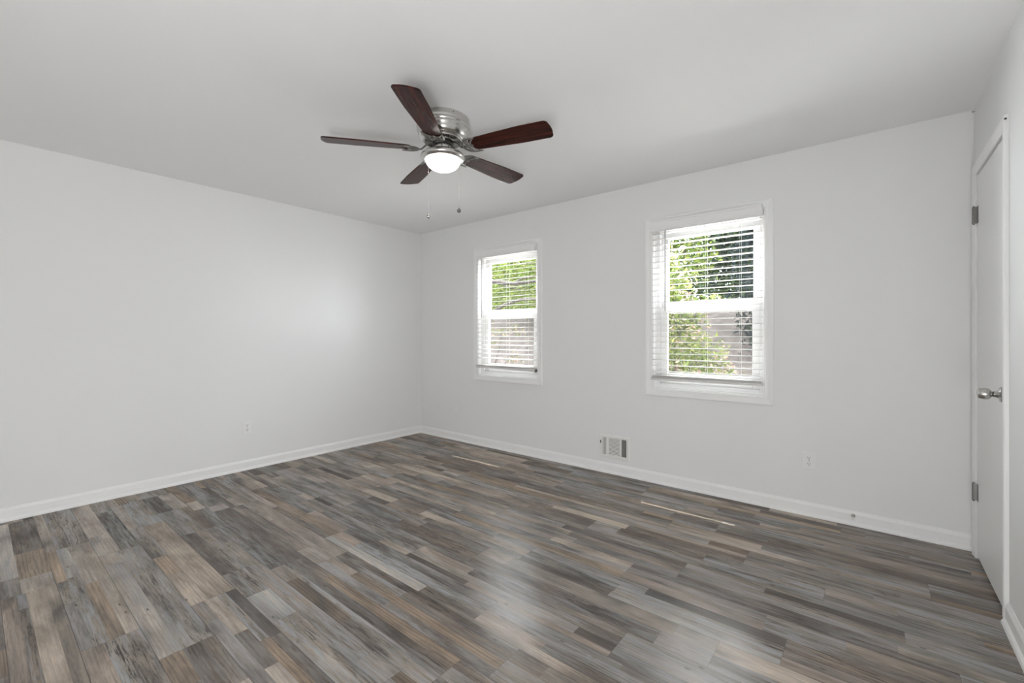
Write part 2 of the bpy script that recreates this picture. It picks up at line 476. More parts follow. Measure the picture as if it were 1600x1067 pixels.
# floor of printed planks
def build_floor():
    rnd = random.Random(11)
    vs, fs, tints, pars, offs, locs = [], [], [], [], [], []
    pitch = .1755; L = 1.2
    ends = {}                                   # a plank end of each row, metres along x
    known = {-1.49: 4.05, -1.6655: 3.85, -2.0165: 3.014, -2.192: 3.27, -2.894: 1.08, -3.245: 1.275, -3.0695: .80, -.964: 1.74}
    K = {'taupe': ((.305, .254, .216), .25, .45, .35), 'beige': ((.365, .312, .262), .15, .35, .3), 'grey': ((.240, .216, .200), .6, .45, .4),
         'dark': ((.085, .070, .058), .15, .5, .2), 'brown': ((.175, .140, .112), .4, .9, .4), 'tan': ((.290, .222, .165), .1, .35, .9),
         'worn': ((.25, .218, .188), 1.0, 1.0, .15), 'rotten': ((.19, .160, .136), .75, 1.0, .3), 'pale': ((.34, .310, .28), .8, .3, .4)}
    names = ['taupe'] * 7 + ['beige'] * 6 + ['grey'] * 4 + ['dark'] * 3 + ['brown'] * 4 + ['tan'] * 3 + ['worn'] * 7 + ['rotten'] * 5 + ['pale'] * 3
    y_top = -1.49 + 9 * pitch
    row = 0
    y = y_top
    while y > -D - .3:
        ya, yb = y, y - pitch
        e = None
        for k in known:
            if abs(k - ya) < .03: e = known[k]
        if e is None: e = rnd.uniform(0, L)
        x = (e % L) - L - .3 - L
        x = e - L * math.ceil((e + .4) / L)
        while x < W + .3:
            xa, xb = x, x + L
            n = rnd.choice([2, 2, 2, 3, 3, 3, 4])
            cut = sorted([0, 1] + [min(.85, max(.15, (i + rnd.uniform(-.28, .28)) / n)) for i in range(1, n)])
            for i in range(n):
                v0 = ya - pitch * cut[i]; v1 = ya - pitch * cut[i + 1]
                if v0 - v1 < .012: continue
                u = xa
                last = None
                while u < xb - .01:
                    l = rnd.choice([.30, .45, .6, .8, 1.2, 1.2, 1.2]) * rnd.uniform(.8, 1.2)
                    if u == xa and rnd.random() < .6: l *= rnd.uniform(.4, 1)
                    u2 = min(xb, u + l)
                    if xb - u2 < .15: u2 = xb
                    nm = rnd.choice(names)
                    if nm == last: nm = rnd.choice(names)
                    if nm == 'dark' and (v0 - v1 > .062 or u2 - u > .62): nm = 'brown'
                    last = nm
                    t, wear, crk, ring = K[nm]
                    j = rnd.uniform(.76, 1.24); hue = rnd.uniform(-.03, .03)
                    t = (1.085 * t[0] * j * (1 + hue), 1.065 * t[1] * j, 1.04 * t[2] * j * (1 - hue))
                    o = len(vs)
                    vs += [(u, v0, 0), (u2, v0, 0), (u2, v1, 0), (u, v1, 0)]
                    fs.append((o, o + 3, o + 2, o + 1))
                    tints.append((*t, 1)); pars.append((wear * rnd.uniform(.6, 1), crk * rnd.uniform(.6, 1), ring * rnd.uniform(.5, 1), 1))
                    offs.append((rnd.uniform(-50, 50), rnd.uniform(-50, 50), rnd.uniform(-50, 50)))
                    for q in (vs[o], vs[o + 1], vs[o + 2], vs[o + 3]):
                        locs.append((min(9, q[0] - xa), min(ya - q[1], 9), min(q[1] - yb, 9)))
                    u = u2
            x += L
        y -= pitch; row += 1
    # clip to the room (with a little tuck under the walls)
    vs = [(min(max(v[0], -.1), W + .1), min(max(v[1], -D - .1), .1), v[2]) for v in vs]
    me = bpy.data.meshes.new('floor'); me.from_pydata(vs, [], fs)
    a = me.attributes.new('tint', 'FLOAT_COLOR', 'FACE'); a.data.foreach_set('color', np.array(tints, 'f').ravel())
    a = me.attributes.new('par', 'FLOAT_COLOR', 'FACE'); a.data.foreach_set('color', np.array(pars, 'f').ravel())
    a = me.attributes.new('off', 'FLOAT_VECTOR', 'FACE'); a.data.foreach_set('vector', np.array(offs, 'f').ravel())
    a = me.attributes.new('loc', 'FLOAT_VECTOR', 'POINT'); a.data.foreach_set('vector', np.array(locs, 'f').ravel())
    me.materials.append(M['floor'])
    o = bpy.data.objects.new('floor', me); COL.objects.link(o)
    return tag(o, kind='structure')
build_floor()

# ------------------------------------------------------------------ baseboards (board with eased top + shoe moulding)
BASE = [(0, 0), (.026, 0), (.0255, .008), (.022, .015), (.016, .020), (.013, .022), (.013, .068), (.010, .074), (.006, .080), (.003, .086), (0, .087)]
def run(prof, p0, p1, out, name, mitre=(0, 0)):
    """extrude a profile (distance from wall, height) from p0 to p1; out = unit vector into the room"""
    p0, p1, out = Vector(p0), Vector(p1), Vector(out); d = (p1 - p0).normalized()
    mb = MB(); n = len(prof)
    vs = [p0 + out * t + Vector((0, 0, z)) + d * (mitre[0] * t) for t, z in prof] + [p1 + out * t + Vector((0, 0, z)) - d * (mitre[1] * t) for t, z in prof]
    fs = [(i, (i + 1) % n, n + (i + 1) % n, n + i) for i in range(n)] + [tuple(range(n)), tuple(range(n, 2 * n))]
    mb.add(vs, fs)
    return tag(mb.build(name, M['trim']), kind='structure')
run(BASE, (0, 0, 0), (W, 0, 0), (0, -1, 0), 'baseboard_far', (1, 0))
run(BASE, (0, -D, 0), (0, 0, 0), (1, 0, 0), 'baseboard_left', (0, 1))
run(BASE, (W, -.809, 0), (W, -D, 0), (-1, 0, 0), 'baseboard_right')
run(BASE, (0, -D, 0), (W, -D, 0), (0, 1, 0), 'baseboard_rear')

# ------------------------------------------------------------------ windows
CAS = [(0, 0), (0, .009), (.004, .0115), (.010, .0105), (.022, .011), (.040, .0155), (.052, .0165), (.056, .014), (.057, .010), (.057, 0)]
def frame_sweep(mb, x0, x1, z0, z1, prof, base, sides=4):
    """mitred frame around an opening on a plane; base(u, w, t) -> point; prof = (distance outward, projection)"""
    n = len(prof); rings = []
    cs = [(x0, z0, -1, -1), (x1, z0, 1, -1), (x1, z1, 1, 1), (x0, z1, -1, 1)]
    if sides == 3: cs = [(x0, z0, -1, 0), (x0, z1, -1, 1), (x1, z1, 1, 1), (x1, z0, 1, 0)]
    vs = []
    for cx, cz, sx, sz in cs:
        vs += [base(cx + sx * u, cz + sz * u, t) for u, t in prof]
    m = len(cs); segs = m if sides == 4 else m - 1
    fs = [(s * n + i, s * n + (i + 1) % n, ((s + 1) % m) * n + (i + 1) % n, ((s + 1) % m) * n + i) for s in range(segs) for i in range(n)]
    if sides == 3: fs += [tuple(range(n)), tuple((m - 1) * n + i for i in range(n))]
    mb.add(vs, fs)

def bars(mb, x0, x1, z0, z1, y0, y1, l, r, b, t):
    mb.box(x0, x0 + l, y0, y1, z0, z1); mb.box(x1 - r, x1, y0, y1, z0, z1)
    mb.box(x0 + l, x1 - r, y0, y1, z0, z0 + b); mb.box(x0 + l, x1 - r, y0, y1, z1 - t, z1)

def make_window(x0, x1, name):
    root = empty(name, ((x0 + x1) / 2, 0, WZ0)); tag(root, kind='structure')
    ox, oz = -(x0 + x1) / 2, -WZ0
    def put(mb, nm, mt, par=root, bevel=0):
        mb.v = [(v[0] + ox, v[1], v[2] + oz) for v in mb.v]
        return mb.build(nm, mt, par, bevel)
    mb = MB(); frame_sweep(mb, x0, x1, WZ0, WZ1, CAS, lambda u, w, t: (u, -t, w)); put(mb, 'window_casing', M['trim'])
    mb = MB(); bars(mb, x0, x1, WZ0, WZ1, -.004, .045, .006, .006, .006, .006)
    bars(mb, x0 + .006, x1 - .006, WZ0 + .006, WZ1 - .006, .042, .062, .010, .010, .012, .010); put(mb, 'window_jamb', M['trim'])
    mb = MB(); bars(mb, x0, x1, WZ0, WZ1, .045, .145, .045, .040, .040, .048)
    # sloped outer sill and the two tracks
    mb.box(x0 + .045, x1 - .040, .060, .145, WZ0 + .040, WZ0 + .046)
    mb.box(x0 + .045, x0 + .052, .082, .086, WZ0, WZ1); mb.box(x1 - .047, x1 - .040, .082, .086, WZ0, WZ1)
    put(mb, 'window_frame', M['vinyl'], bevel=.002)
    a, b_ = x0 + .046, x1 - .041
    mb = MB(); bars(mb, a, b_, WZ0 + .047, 1.420, .052, .080, .057, .047, .080, .044)
    mb.box(a + .25, b_ - .25, .044, .054, WZ0 + .075, WZ0 + .085)
    ls = put(mb, 'lower_sash', M['vinyl'], bevel=.003)
    mb = MB().box(a + .056, b_ - .046, .064, .068, WZ0 + .126, 1.378); put(mb, 'pane', M['glass'], ls)
    mb = MB(); bars(mb, a, b_, 1.412, WZ1 - .047, .088, .116, .052, .047, .051, .068)
    us = put(mb, 'upper_sash', M['vinyl'], bevel=.003)
    mb = MB().box(a + .051, b_ - .046, .100, .104, 1.461, WZ1 - .114); put(mb, 'pane', M['glass'], us)
    mb = MB(); bars(mb, a, b_, WZ0 + .042, 1.43, .122, .132, .016, .016, .016, .016)
    sc = put(mb, 'screen_frame', M['vinyl'])
    mb = MB().add([(a + .015, .127, WZ0 + .057), (b_ - .015, .127, WZ0 + .057), (b_ - .015, .127, 1.415), (a + .015, .127, 1.415)], [(0, 1, 2, 3)]); put(mb, 'insect_screen', M['screen'], sc)
    mb = MB().box(-.03 + (a + b_) / 2, .03 + (a + b_) / 2, .056, .082, 1.418, 1.428).box(-.008 + (a + b_) / 2, .026 + (a + b_) / 2, .060, .074, 1.428, 1.436)
    put(mb, 'sash_lock', M['vinyl'], bevel=.002)
    return root
make_window(*WIN[0], 'window_1')
make_window(*WIN[1], 'window_2')

# ------------------------------------------------------------------ faux wood blinds
def make_blind(x0, x1, tilt, rail_z, droop, label, valance, cords, wand_x, hook):
    cx = (x0 + x1) / 2
    root = empty('window_blind', (cx, 0, WZ1)); tag(root, label, 'blind', 'slatted blinds on the two windows')
    def put(mb, nm, mt, bevel=0, par=root):
        mb.v = [(v[0] - cx, v[1], v[2] - WZ1) for v in mb.v]
        return mb.build(nm, mt, par, bevel)
    v0, v1 = valance
    yc = -.020
    # valance: moulded board with two returns
    prof = [(-.046, 2.020), (-.050, 2.024), (-.048, 2.036), (-.046, 2.040), (-.046, 2.088), (-.051, 2.094), (-.051, 2.106), (-.036, 2.106), (-.036, 2.020)]
    mb = MB(); n = len(prof)
    mb.add([(v0, y, z) for y, z in prof] + [(v1, y, z) for y, z in prof],
           [(i, (i + 1) % n, n + (i + 1) % n, n + i) for i in range(n)] + [tuple(range(n)), tuple(range(n, 2 * n))])
    mb.box(v0, v0 + .010, -.036, -.0005 - .016, 2.022, 2.104); mb.box(v1 - .010, v1, -.036, -.0005 - .016, 2.022, 2.104)
    put(mb, 'valance', M['valance'])
    mb = MB().box(x0 + .008, x1 - .008, -.030, .026, 2.030, 2.076); put(mb, 'headrail', M['vinyl'], .002)
    # slats
    mb = MB(); pitch = .0458; z = 2.006; zs = []
    while z > rail_z + .05: zs.append(z); z -= pitch
    s0, s1 = x0 + .010, x1 - .012
    for i, z in enumerate(zs):
        jit = math.sin(i * 2.3) * R(1.0)
        a = tilt + jit; hw = .025; th = .0014
        top = []; bot = []
        for q in (-1, -.5, 0, .5, 1):
            yy = q * hw; crown = .0016 * (1 - q * q)
            for sgn, arr in ((1, top), (-1, bot)):
                zz = crown + sgn * th
                arr.append((yc + yy * math.cos(a) - zz * math.sin(a), z + yy * math.sin(a) + zz * math.cos(a)))
        loop = top + bot[::-1]; m = len(loop)
        mb.add([(s0, y, w) for y, w in loop] + [(s1, y, w) for y, w in loop],
               [(k, (k + 1) % m, m + (k + 1) % m, m + k) for k in range(m)] + [tuple(range(m)), tuple(range(m, 2 * m))])
    put(mb, 'slats', M['slat'])
    # bottom rail, with its droop
    rl = (droop[0], droop[1])
    mb = MB()
    prof = [(-.042, 0), (-.045, .004), (-.045, .014), (-.041, .018), (.000, .018), (.002, .014), (.002, .002), (.000, 0)]
    n = len(prof)
    mb.add([(x0 + .006, y, rl[0] + z) for y, z in prof] + [(x1 - .010, y, rl[1] + z) for y, z in prof],
           [(i, (i + 1) % n, n + (i + 1) % n, n + i) for i in range(n)] + [tuple(range(n)), tuple(range(n, 2 * n))])
    # the spare slats lying stacked on the rail
    for k in range(3):
        zo = .021 + k * .0065
        mb.box(s0, s1, yc - .0245, yc + .0225, -.002, .002, Matrix.Translation((0, 0, (rl[0] + rl[1]) / 2 + zo)) @ Matrix.Shear('XY', 4, (0, 0)))
    put(mb, 'bottom_rail', M['slat'])
    for c in cords:
        for k, yy in enumerate((yc - .0265, yc + .0265)):
            mb = MB().tube([(c, yy, 2.032), (c, yy, rl[0] + .03), (c, yy, rl[0] + .01)], .0007, 6)
            put(mb, 'ladder_cord', M['cord'])
    mb = MB().tube([(wand_x, -.049, 2.018), (wand_x, -.049, 1.70), (wand_x, -.049, 1.385)], .0042, 6)
    mb.tube([(wand_x, -.049, 2.018), (wand_x, -.034, 2.034)], .002, 6)
    put(mb, 'tilt_wand', M['wand'])
    if hook:
        mb = MB().box(x1 - .014, x1 - .006, -.034, .004, rl[1] - .004, rl[1] + .026).box(x1 - .018, x1 - .006, -.040, -.030, rl[1] - .006, rl[1] + .010)
        put(mb, 'hold_down_bracket', M['nickel_dark'], .001)
    else:
        mb = MB().tube([(x1 - .016, -.049, 2.018), (x1 - .016, -.049, 1.6), (x1 - .015, -.049, 1.12)], .0012, 6)
        put(mb, 'lift_cord', M['cord'])
    return root
make_blind(*WIN[0], R(8), .862, (.850, .836), 'white slatted blind on the smaller-looking far window, showing tree branches behind it',
           (1.003, 1.766), (1.10, 1.42, 1.66), 1.076, True)
make_blind(*WIN[1], R(1), .853, (.834, .840), 'white slatted blind with open slats on the window nearer the door',
           (2.935, 3.722), (3.05, 3.351, 3.582), 3.049, False)

# ------------------------------------------------------------------ door in the right wall
def make_door():
    root = empty('door_1', (W, (DY0 + DY1) / 2, 0)); tag(root, kind='structure')
    def put(mb, nm, mt, par=root, bevel=0):
        mb.v = [(v[0] - W, v[1] - (DY0 + DY1) / 2, v[2]) for v in mb.v]
        return mb.build(nm, mt, par, bevel)
    dp = put(MB().box(W - .002, W + .033, DY1, DY0, .014, DZ1 - .003), 'door_panel', M['door'], bevel=.002)
    mb = MB(); frame_sweep(mb, -DY0 - .004, -DY1 + .004, 0, DZ1 + .004, CAS, lambda u, w, t: (W - t, -u, w), sides=3)
    put(mb, 'door_casing', M['trim'])
    for z in (1.832, .355):
        mb = MB()
        y = DY0 + .001
        for k in range(5):                       # knuckles with fine gaps
            za = z - .0445 + k * .0178
            mb.lathe([(.0058, za + .0004), (.0064, za + .0014), (.0064, za + .0164), (.0058, za + .0174)], 16, (W - .0165, y, 0))
        mb.lathe([(.0035, z - .050), (.0045, z - .046), (.0045, z + .046), (.0035, z + .050)], 12, (W - .0165, y, 0))
        mb.box(W - .0125, W - .0110, y - .004, y + .030, z - .0445, z + .0445)
        mb.box(W - .0040, W - .0022, y - .034, y - .002, z - .0445, z + .0445)
        mb.box(W - .0165, W - .0030, y - .006, y - .004, z - .0445, z + .0445)
        h = put(mb, 'hinge', M['hinge'])
    # knob
    y, z = -.690, .934
    rose = MB().lathe([(.033, W - .002), (.033, W - .006), (.030, W - .010), (.020, W - .013), (.014, W - .020), (.0125, W - .030)], 32, (0, y, z), 'x')
    rs = put(rose, 'knob_rose', M['steel'])
    kn = MB().lathe([(.0115, W - .028), (.0115, W - .034), (.018, W - .037), (.0235, W - .043), (.0250, W - .052), (.0235, W - .064), (.0205, W - .074), (.0190, W - .0765), (.012, W - .0775), (.004, W - .0765)], 32, (0, y, z), 'x')
    put(kn, 'knob', M['steel'], rs)
    put(MB().box(W - .0118, W - .0105, DY1 + .0015, DY1 + .012, .905, .962), 'strike_plate', M['hinge'])
    return root
make_door()

# ------------------------------------------------------------------ ceiling fan
def make_fan():
    X, Y = 2.381, -1.775
    root = empty('ceiling_fan', (X, Y, H))
    tag(root, 'flush mounted ceiling fan with five dark mahogany blades and lit white bowl', 'ceiling fan')
    zz = lambda z: z - H
    hous = MB().lathe([(r, zz(z)) for r, z in [(.146, 2.440), (.150, 2.436), (.150, 2.410), (.147, 2.404), (.147, 2.399), (.151, 2.395), (.151, 2.389), (.147, 2.386), (.147, 2.381), (.150, 2.378), (.150, 2.372),
                       (.146, 2.367), (.143, 2.350), (.136, 2.335), (.126, 2.326), (.112, 2.321), (.108, 2.321)]], 64, cap=False)
    ho = hous.build('motor_housing', M['nickel'], root)
    for k in range(3):
        a = R(-20 + 120 * k)
        MB().sphere((.150 * math.cos(a), .150 * math.sin(a), zz(2.424)), .004, 10, 6).build('screw', M['nickel_dark'], ho)
    MB().lathe([(.105, zz(2.325)), (.105, zz(2.320)), (.04, zz(2.318)), (.04, zz(2.325))], 48).build('motor_core', M['motor'], root)
    vr = MB()
    for k in range(40):
        a = 2 * PI * k / 40
        m_ = Matrix.Rotation(a, 4, 'Z')
        vr.box(.064, .108, -.0032, .0032, zz(2.3135), zz(2.321), m_)
    vr.lathe([(.106, zz(2.322)), (.112, zz(2.319)), (.110, zz(2.312)), (.105, zz(2.313))], 64, cap=False)
    vr.lathe([(.066, zz(2.322)), (.066, zz(2.311)), (.060, zz(2.309)), (.058, zz(2.322))], 48, cap=False)
    vr.build('vent_ring', M['nickel'], root)
    MB().lathe([(.060, zz(2.318)), (.060, zz(2.296)), (.056, zz(2.292))], 40).build('flywheel', M['motor'], root)
    MB().lathe([(.047, zz(2.294)), (.049, zz(2.292)), (.049, zz(2.266)), (.046, zz(2.262)), (.046, zz(2.250))], 40).build('switch_housing', M['nickel'], root)
    fit = MB().lathe([(.040, zz(2.256)), (.058, zz(2.254)), (.085, zz(2.250)), (.108, zz(2.243)), (.122, zz(2.234)), (.1275, zz(2.225)), (.1265, zz(2.217)), (.120, zz(2.208)), (.108, zz(2.203)), (.101, zz(2.203)), (.101, zz(2.212))], 64, cap=False)
    lk = fit.build('light_fitter', M['nickel'], root)
    bowl = MB().lathe([(.1005, zz(2.211)), (.1005, zz(2.203)), (.099, zz(2.196)), (.093, zz(2.182)), (.082, zz(2.168)), (.064, zz(2.156)), (.042, zz(2.149)), (.02, zz(2.1462)), (.001, zz(2.1455))], 56, cap=False)
    bowl.build('glass_bowl', M['lamp'], lk)
    # blades and their scrolled irons
    zb = zz(2.266)
    for k in range(5):
        ang = -56.67 + 72 * k
        base = Matrix.Rotation(R(ang), 4, 'Z')
        pitch = Matrix.Translation((0, 0, zb)) @ Matrix.Rotation(R(-11), 4, 'X')
        mtx = base @ pitch
        # blade outline (x along the arm)
        out = []
        r0, r1 = .178, .662
        half = lambda x: .050 + .0185 * min(1, (x - r0) / .30)
        up = [(r0 + .012, .036), (r0 + .002, .030)]
        pts = []
        N = 16
        pts.append((r0, 0.0)); pts.append((r0 + .003, .030)); pts.append((r0 + .016, .045))
        for i in range(1, N + 1):
            x = r0 + .03 + (r1 - .030 - r0 - .03) * i / N
            pts.append((x, half(x)))
        for i in range(1, 7):
            t = i / 6 * PI / 2
            pts.append((r1 - .030 + .024 * math.sin(t), half(r1) - .026 + .026 * math.cos(t)))
        pts.append((r1 - .001, .020)); pts.append((r1, 0))
        loop = pts + [(x, -y) for x, y in reversed(pts[1:-1])]
        n = len(loop); th = .0035
        b = MB().add([(x, y, th) for x, y in loop] + [(x, y, -th) for x, y in loop],
                     [tuple(range(n)), tuple(reversed(range(n, 2 * n)))] + [(i, n + i, n + (i + 1) % n, (i + 1) % n) for i in range(n)])
        bo = b.build('blade', M['blade'], root, .0015)
        bo.matrix_local = mtx
        # iron
        iron = MB()
        zl = -.0075
        iron.tube([(.050, 0, .040), (.080, 0, .034), (.104, 0, .012), (.124, 0, -.006), (.146, 0, zl), (.170, 0, zl)], [.011, .011, .010, .009, .010, .011], 10, flat=.5)
        for s in (1, -1):
            # outer horn of the crescent
            hp = [(.140, .004 * s, zl), (.143, .022 * s, zl), (.153, .040 * s, zl), (.170, .052 * s, zl), (.192, .0575 * s, zl), (.214, .058 * s, zl - .001), (.234, .061 * s, zl - .001)]
            iron.tube(hp, [.0065, .0065, .0065, .0065, .006, .0048, .002], 8, flat=.7)
            hp = [(.234, .061 * s, zl), (.214, .047 * s, zl), (.200, .036 * s, zl), (.192, .022 * s, zl), (.190, .008 * s, zl), (.200, 0, zl)]
            iron.tube(hp, [.002, .0042, .005, .005, .0045, .004], 8, flat=.7)
            # curled scroll between them
            sc = []
            for i in range(26):
                t = i / 25 * 2 * PI * 1.45; rr = .0155 * (1 - i / 25 * .78)
                sc.append((.171 + rr * math.cos(t + .6), s * (.030 + rr * math.sin(t + .6)), zl))
            iron.tube(sc, .0032, 6, flat=.8)
            iron.tube([(.150, .006 * s, zl), (.162, .013 * s, zl), (.176, .012 * s, zl), (.190, .004 * s, zl)], .0032, 6, flat=.8)
            iron.sphere((.196, .034 * s, zl - .001), .0055, 10, 6, (1, 1, .6))
        iron.sphere((.180, 0, zl - .001), .0060, 10, 6, (1, 1, .6))
        io = iron.build('blade_iron', M['nickel_dark'], root)
        io.matrix_local = mtx
    # pull chains
    tc_ = Vector((.743, -.669, 0)); rt = Vector((.776, .631, 0))
    for lat, bz, dark in ((-.082, 1.853, False), (.089, 1.885, True)):
        p = tc_ * .101 + rt * lat
        q = p.normalized()
        ch = MB().tube([q * .048 + Vector((0, 0, zz(2.270))), q * .085 + Vector((0, 0, zz(2.262))), q * .118 + Vector((0, 0, zz(2.2475))), q * .130 + Vector((0, 0, zz(2.236))), p + Vector((0, 0, zz(2.215))), p + Vector((0, 0, zz(bz + .01)))], .0006, 6)
        z = 2.21
        while z > bz + .012:
            ch.sphere((p.x, p.y, zz(z)), .0011, 6, 4); z -= .006
        ch.sphere((p.x, p.y, zz(2.13 if dark else 2.10)), .0032, 8, 6, (1, 1, 1.6))
        co = ch.build('pull_chain', M['nickel'], root)
        MB().sphere((p.x, p.y, zz(bz)), .0115, 18, 12).lathe([(.003, zz(bz + .010)), (.004, zz(bz + .013)), (.002, zz(bz + .017))], 10, (p.x, p.y, 0)).build(
            'pull_ball', M['nickel_dark'] if dark else M['nickel'], co)
    return root
make_fan()

# ------------------------------------------------------------------ wall plates, vent, stop
def plate_mesh(w=.070, h=.114, t=.005):
    return MB().box(-w / 2, w / 2, -t, 0, -h / 2, h / 2)

def make_outlet(loc, rz, label):
    root = empty('wall_outlet', loc, (0, 0, rz)); tag(root, label, 'outlet', 'duplex outlets low on the walls')
    plate_mesh().build('cover_plate', M['plastic'], root, .0025)
    for s in (1, -1):
        zc = .0195 * s
        mb = MB(); pr = []
        for i in range(28):
            a = 2 * PI * i / 28
            pr.append((.0172 * math.cos(a), max(-.0125, min(.0125, .0172 * math.sin(a))) + zc))
        n = len(pr)
        mb.add([(x, -.0049, z) for x, z in pr] + [(x, -.0072, z) for x, z in pr], [tuple(range(n)), tuple(range(n, 2 * n))] + [(i, (i + 1) % n, n + (i + 1) % n, n + i) for i in range(n)])
        rc = mb.build('receptacle', M['plastic'], root)
        sl = MB().box(-.0078, -.0052, -.0076, -.0070, zc - .0010, zc + .0085).box(.0050, .0074, -.0076, -.0070, zc + .0002, zc + .0078)
        sl.lathe([(.0028, -.0076), (.0028, -.0070)], 12, (0, 0, zc - .0072), 'y')
        sl.build('slots', M['slot'], rc)
    MB().lathe([(.003, -.0062), (.003, -.0045)], 12, (0, 0, 0), 'y').build('screw', M['nickel_dark'], root)
    return root
make_outlet((0, -1.949, .372), R(90), 'white duplex outlet low on the bare left wall')
make_outlet((3.990, 0, .361), 0, 'white duplex outlet on the window wall between the vent and door')

root = empty('blank_wall_plate', (.338, 0, .354)); tag(root, 'white blank wall plate nearest the far corner of the room', 'wall plate')
plate_mesh().build('cover_plate', M['wall'], root, .0025)
for z in (.042, -.042): MB().lathe([(.0032, -.0058), (.0032, -.0045)], 12, (0, 0, z), 'y').build('screw', M['plastic'], root)
root = empty('wall_jack', (.640, 0, .361)); tag(root, 'white wall plate with a narrow centre insert, right of the blank plate', 'wall plate')
plate_mesh().build('cover_plate', M['wall'], root, .0025)
MB().box(-.0165, .0165, -.0068, -.0045, -.033, .033).build('insert', M['plastic'], root, .001)
MB().box(-.0165, -.0135, -.0072, -.0066, -.030, .030).box(-.012, .012, -.0072, -.0066, -.0315, -.0295).build('insert_gap', M['vent'], root)

def make_vent():
    x0, x1, z0, z1 = 2.447, 2.736, .130, .330
    cx, cz = (x0 + x1) / 2, (z0 + z1) / 2; w, h = x1 - x0, z1 - z0
    root = empty('wall_register', (cx, 0, cz)); tag(root, 'white metal floor-level air register on the window wall under the windows', 'air vent')
    iw, ih = w / 2 - .030, h / 2 - .026
    mb = MB()
    # bevelled flange
    frame_sweep(mb, -iw, iw, -ih, ih, [(0, 0), (0, .0060), (.004, .0075), (.018, .0070), (.026, .003), (.026, 0)],
                lambda u, q, t: (u, -t, q))
    mb.box(-iw - .030, -iw, -.0035, 0, -h / 2, h / 2); mb.box(iw, iw + .030, -.0035, 0, -h / 2, h / 2)
    # dividers between the three louvre fields
    for x in (-.060, .060): mb.box(x - .008, x + .008, -.0062, -.0005, -ih, ih)
    mb.build('flange', M['vent'], root)
    MB().box(-iw, iw, -.0008, -.0002, -ih, ih).build('duct_opening', M['slot'], root)
    lv = MB()
    nl = 13
    for i in range(nl):
        z = -ih + (i + .5) * 2 * ih / nl
        m_ = Matrix.Translation((0, -.0042, z)) @ Matrix.Rotation(R(-8), 4, 'X')
        lv.box(-.052, .052, -.0007, .0007, -.0039, .0039, m_)
    lv.build('louvres', M['vent'], root)
    for sgn, rot in ((-1, 50), (1, -52)):
        lv = MB()
        for i in range(4):
            x = sgn * (.074 + i * (iw - .078) / 3)
            m_ = Matrix.Translation((x, -.0038, 0)) @ Matrix.Rotation(R(rot), 4, 'Z')
            lv.box(-.0042, .0042, -.0009, .0009, -ih, ih, m_)
        lv.build('side_louvres', M['vent'], root)
    MB().box(-iw - .014, -iw - .009, -.014, -.003, .020, .044).build('damper_lever', M['slot'], root)
make_vent()

# door stop on the baseboard: base, spring, tip
root = empty('door_stop', (4.222, -.013, .062)); tag(root, 'small spring door stop with pale tip on the baseboard near the door', 'door stop')
MB().lathe([(.011, 0), (.011, -.003), (.007, -.006), (.005, -.010)], 20, (0, 0, 0), 'y').build('base', M['steel'], root)
pts = []
for i in range(90):
    a = i / 8 * 2 * PI
    pts.append((.0060 * math.cos(a), -.008 - i * .00058, .0060 * math.sin(a)))
MB().tube(pts, .0011, 5).build('spring', M['steel'], root)
MB().lathe([(.0075, -.056), (.0085, -.058), (.0085, -.068), (.0065, -.072)], 16, (0, 0, 0), 'y').build('tip', M['rubber'], root)

# nails left in the paint
def nail(loc, rot, label):
    o = MB().lathe([(.0012, 0), (.0012, .008), (.0042, .0085), (.0042, .0105), (.002, .0112)], 10).build('nail', M['rust'])
    o.location = loc; o.rotation_euler = rot
    tag(o, label, 'nail', 'stray nails in the paint by the door')
nail((W, -.033, 2.418), (0, R(-90), 0), 'small dark nail high in the corner under the ceiling above the door')
nail((W - .012, -.798, 2.086), (R(90), 0, 0), 'small dark nail in the top of the outer door casing')

# ------------------------------------------------------------------ outdoors
def ground_h(x, y):
    t = min(1, max(0, (y - 5.0) / 5.5)); t = t * t * (3 - 2 * t)
    return -.45 + 2.5 * t + .05 * math.sin(x * 1.7 + y) + .03 * math.sin(x * 4.1 - y * 2.3)
mb = MB(); NX, NY = 60, 50
vs = []
for j in range(NY + 1):
    for i in range(NX + 1):
        x = -22 + 44 * i / NX; y = WT + .02 + 26 * (j / NY) ** 1.3
        vs.append((x, y, ground_h(x, y)))
mb.add(vs, [(j * (NX + 1) + i, j * (NX + 1) + i + 1, (j + 1) * (NX + 1) + i + 1, (j + 1) * (NX + 1) + i) for j in range(NY) for i in range(NX)], True)
tag(mb.build('ground', M['soil']), kind='structure')
# ground behind the house, seen by nobody but lit by the sky
g = MB().box(-12, 16, -18, -D - .16, -.5, -.3); tag(g.build('ground', M['soil']), kind='structure')

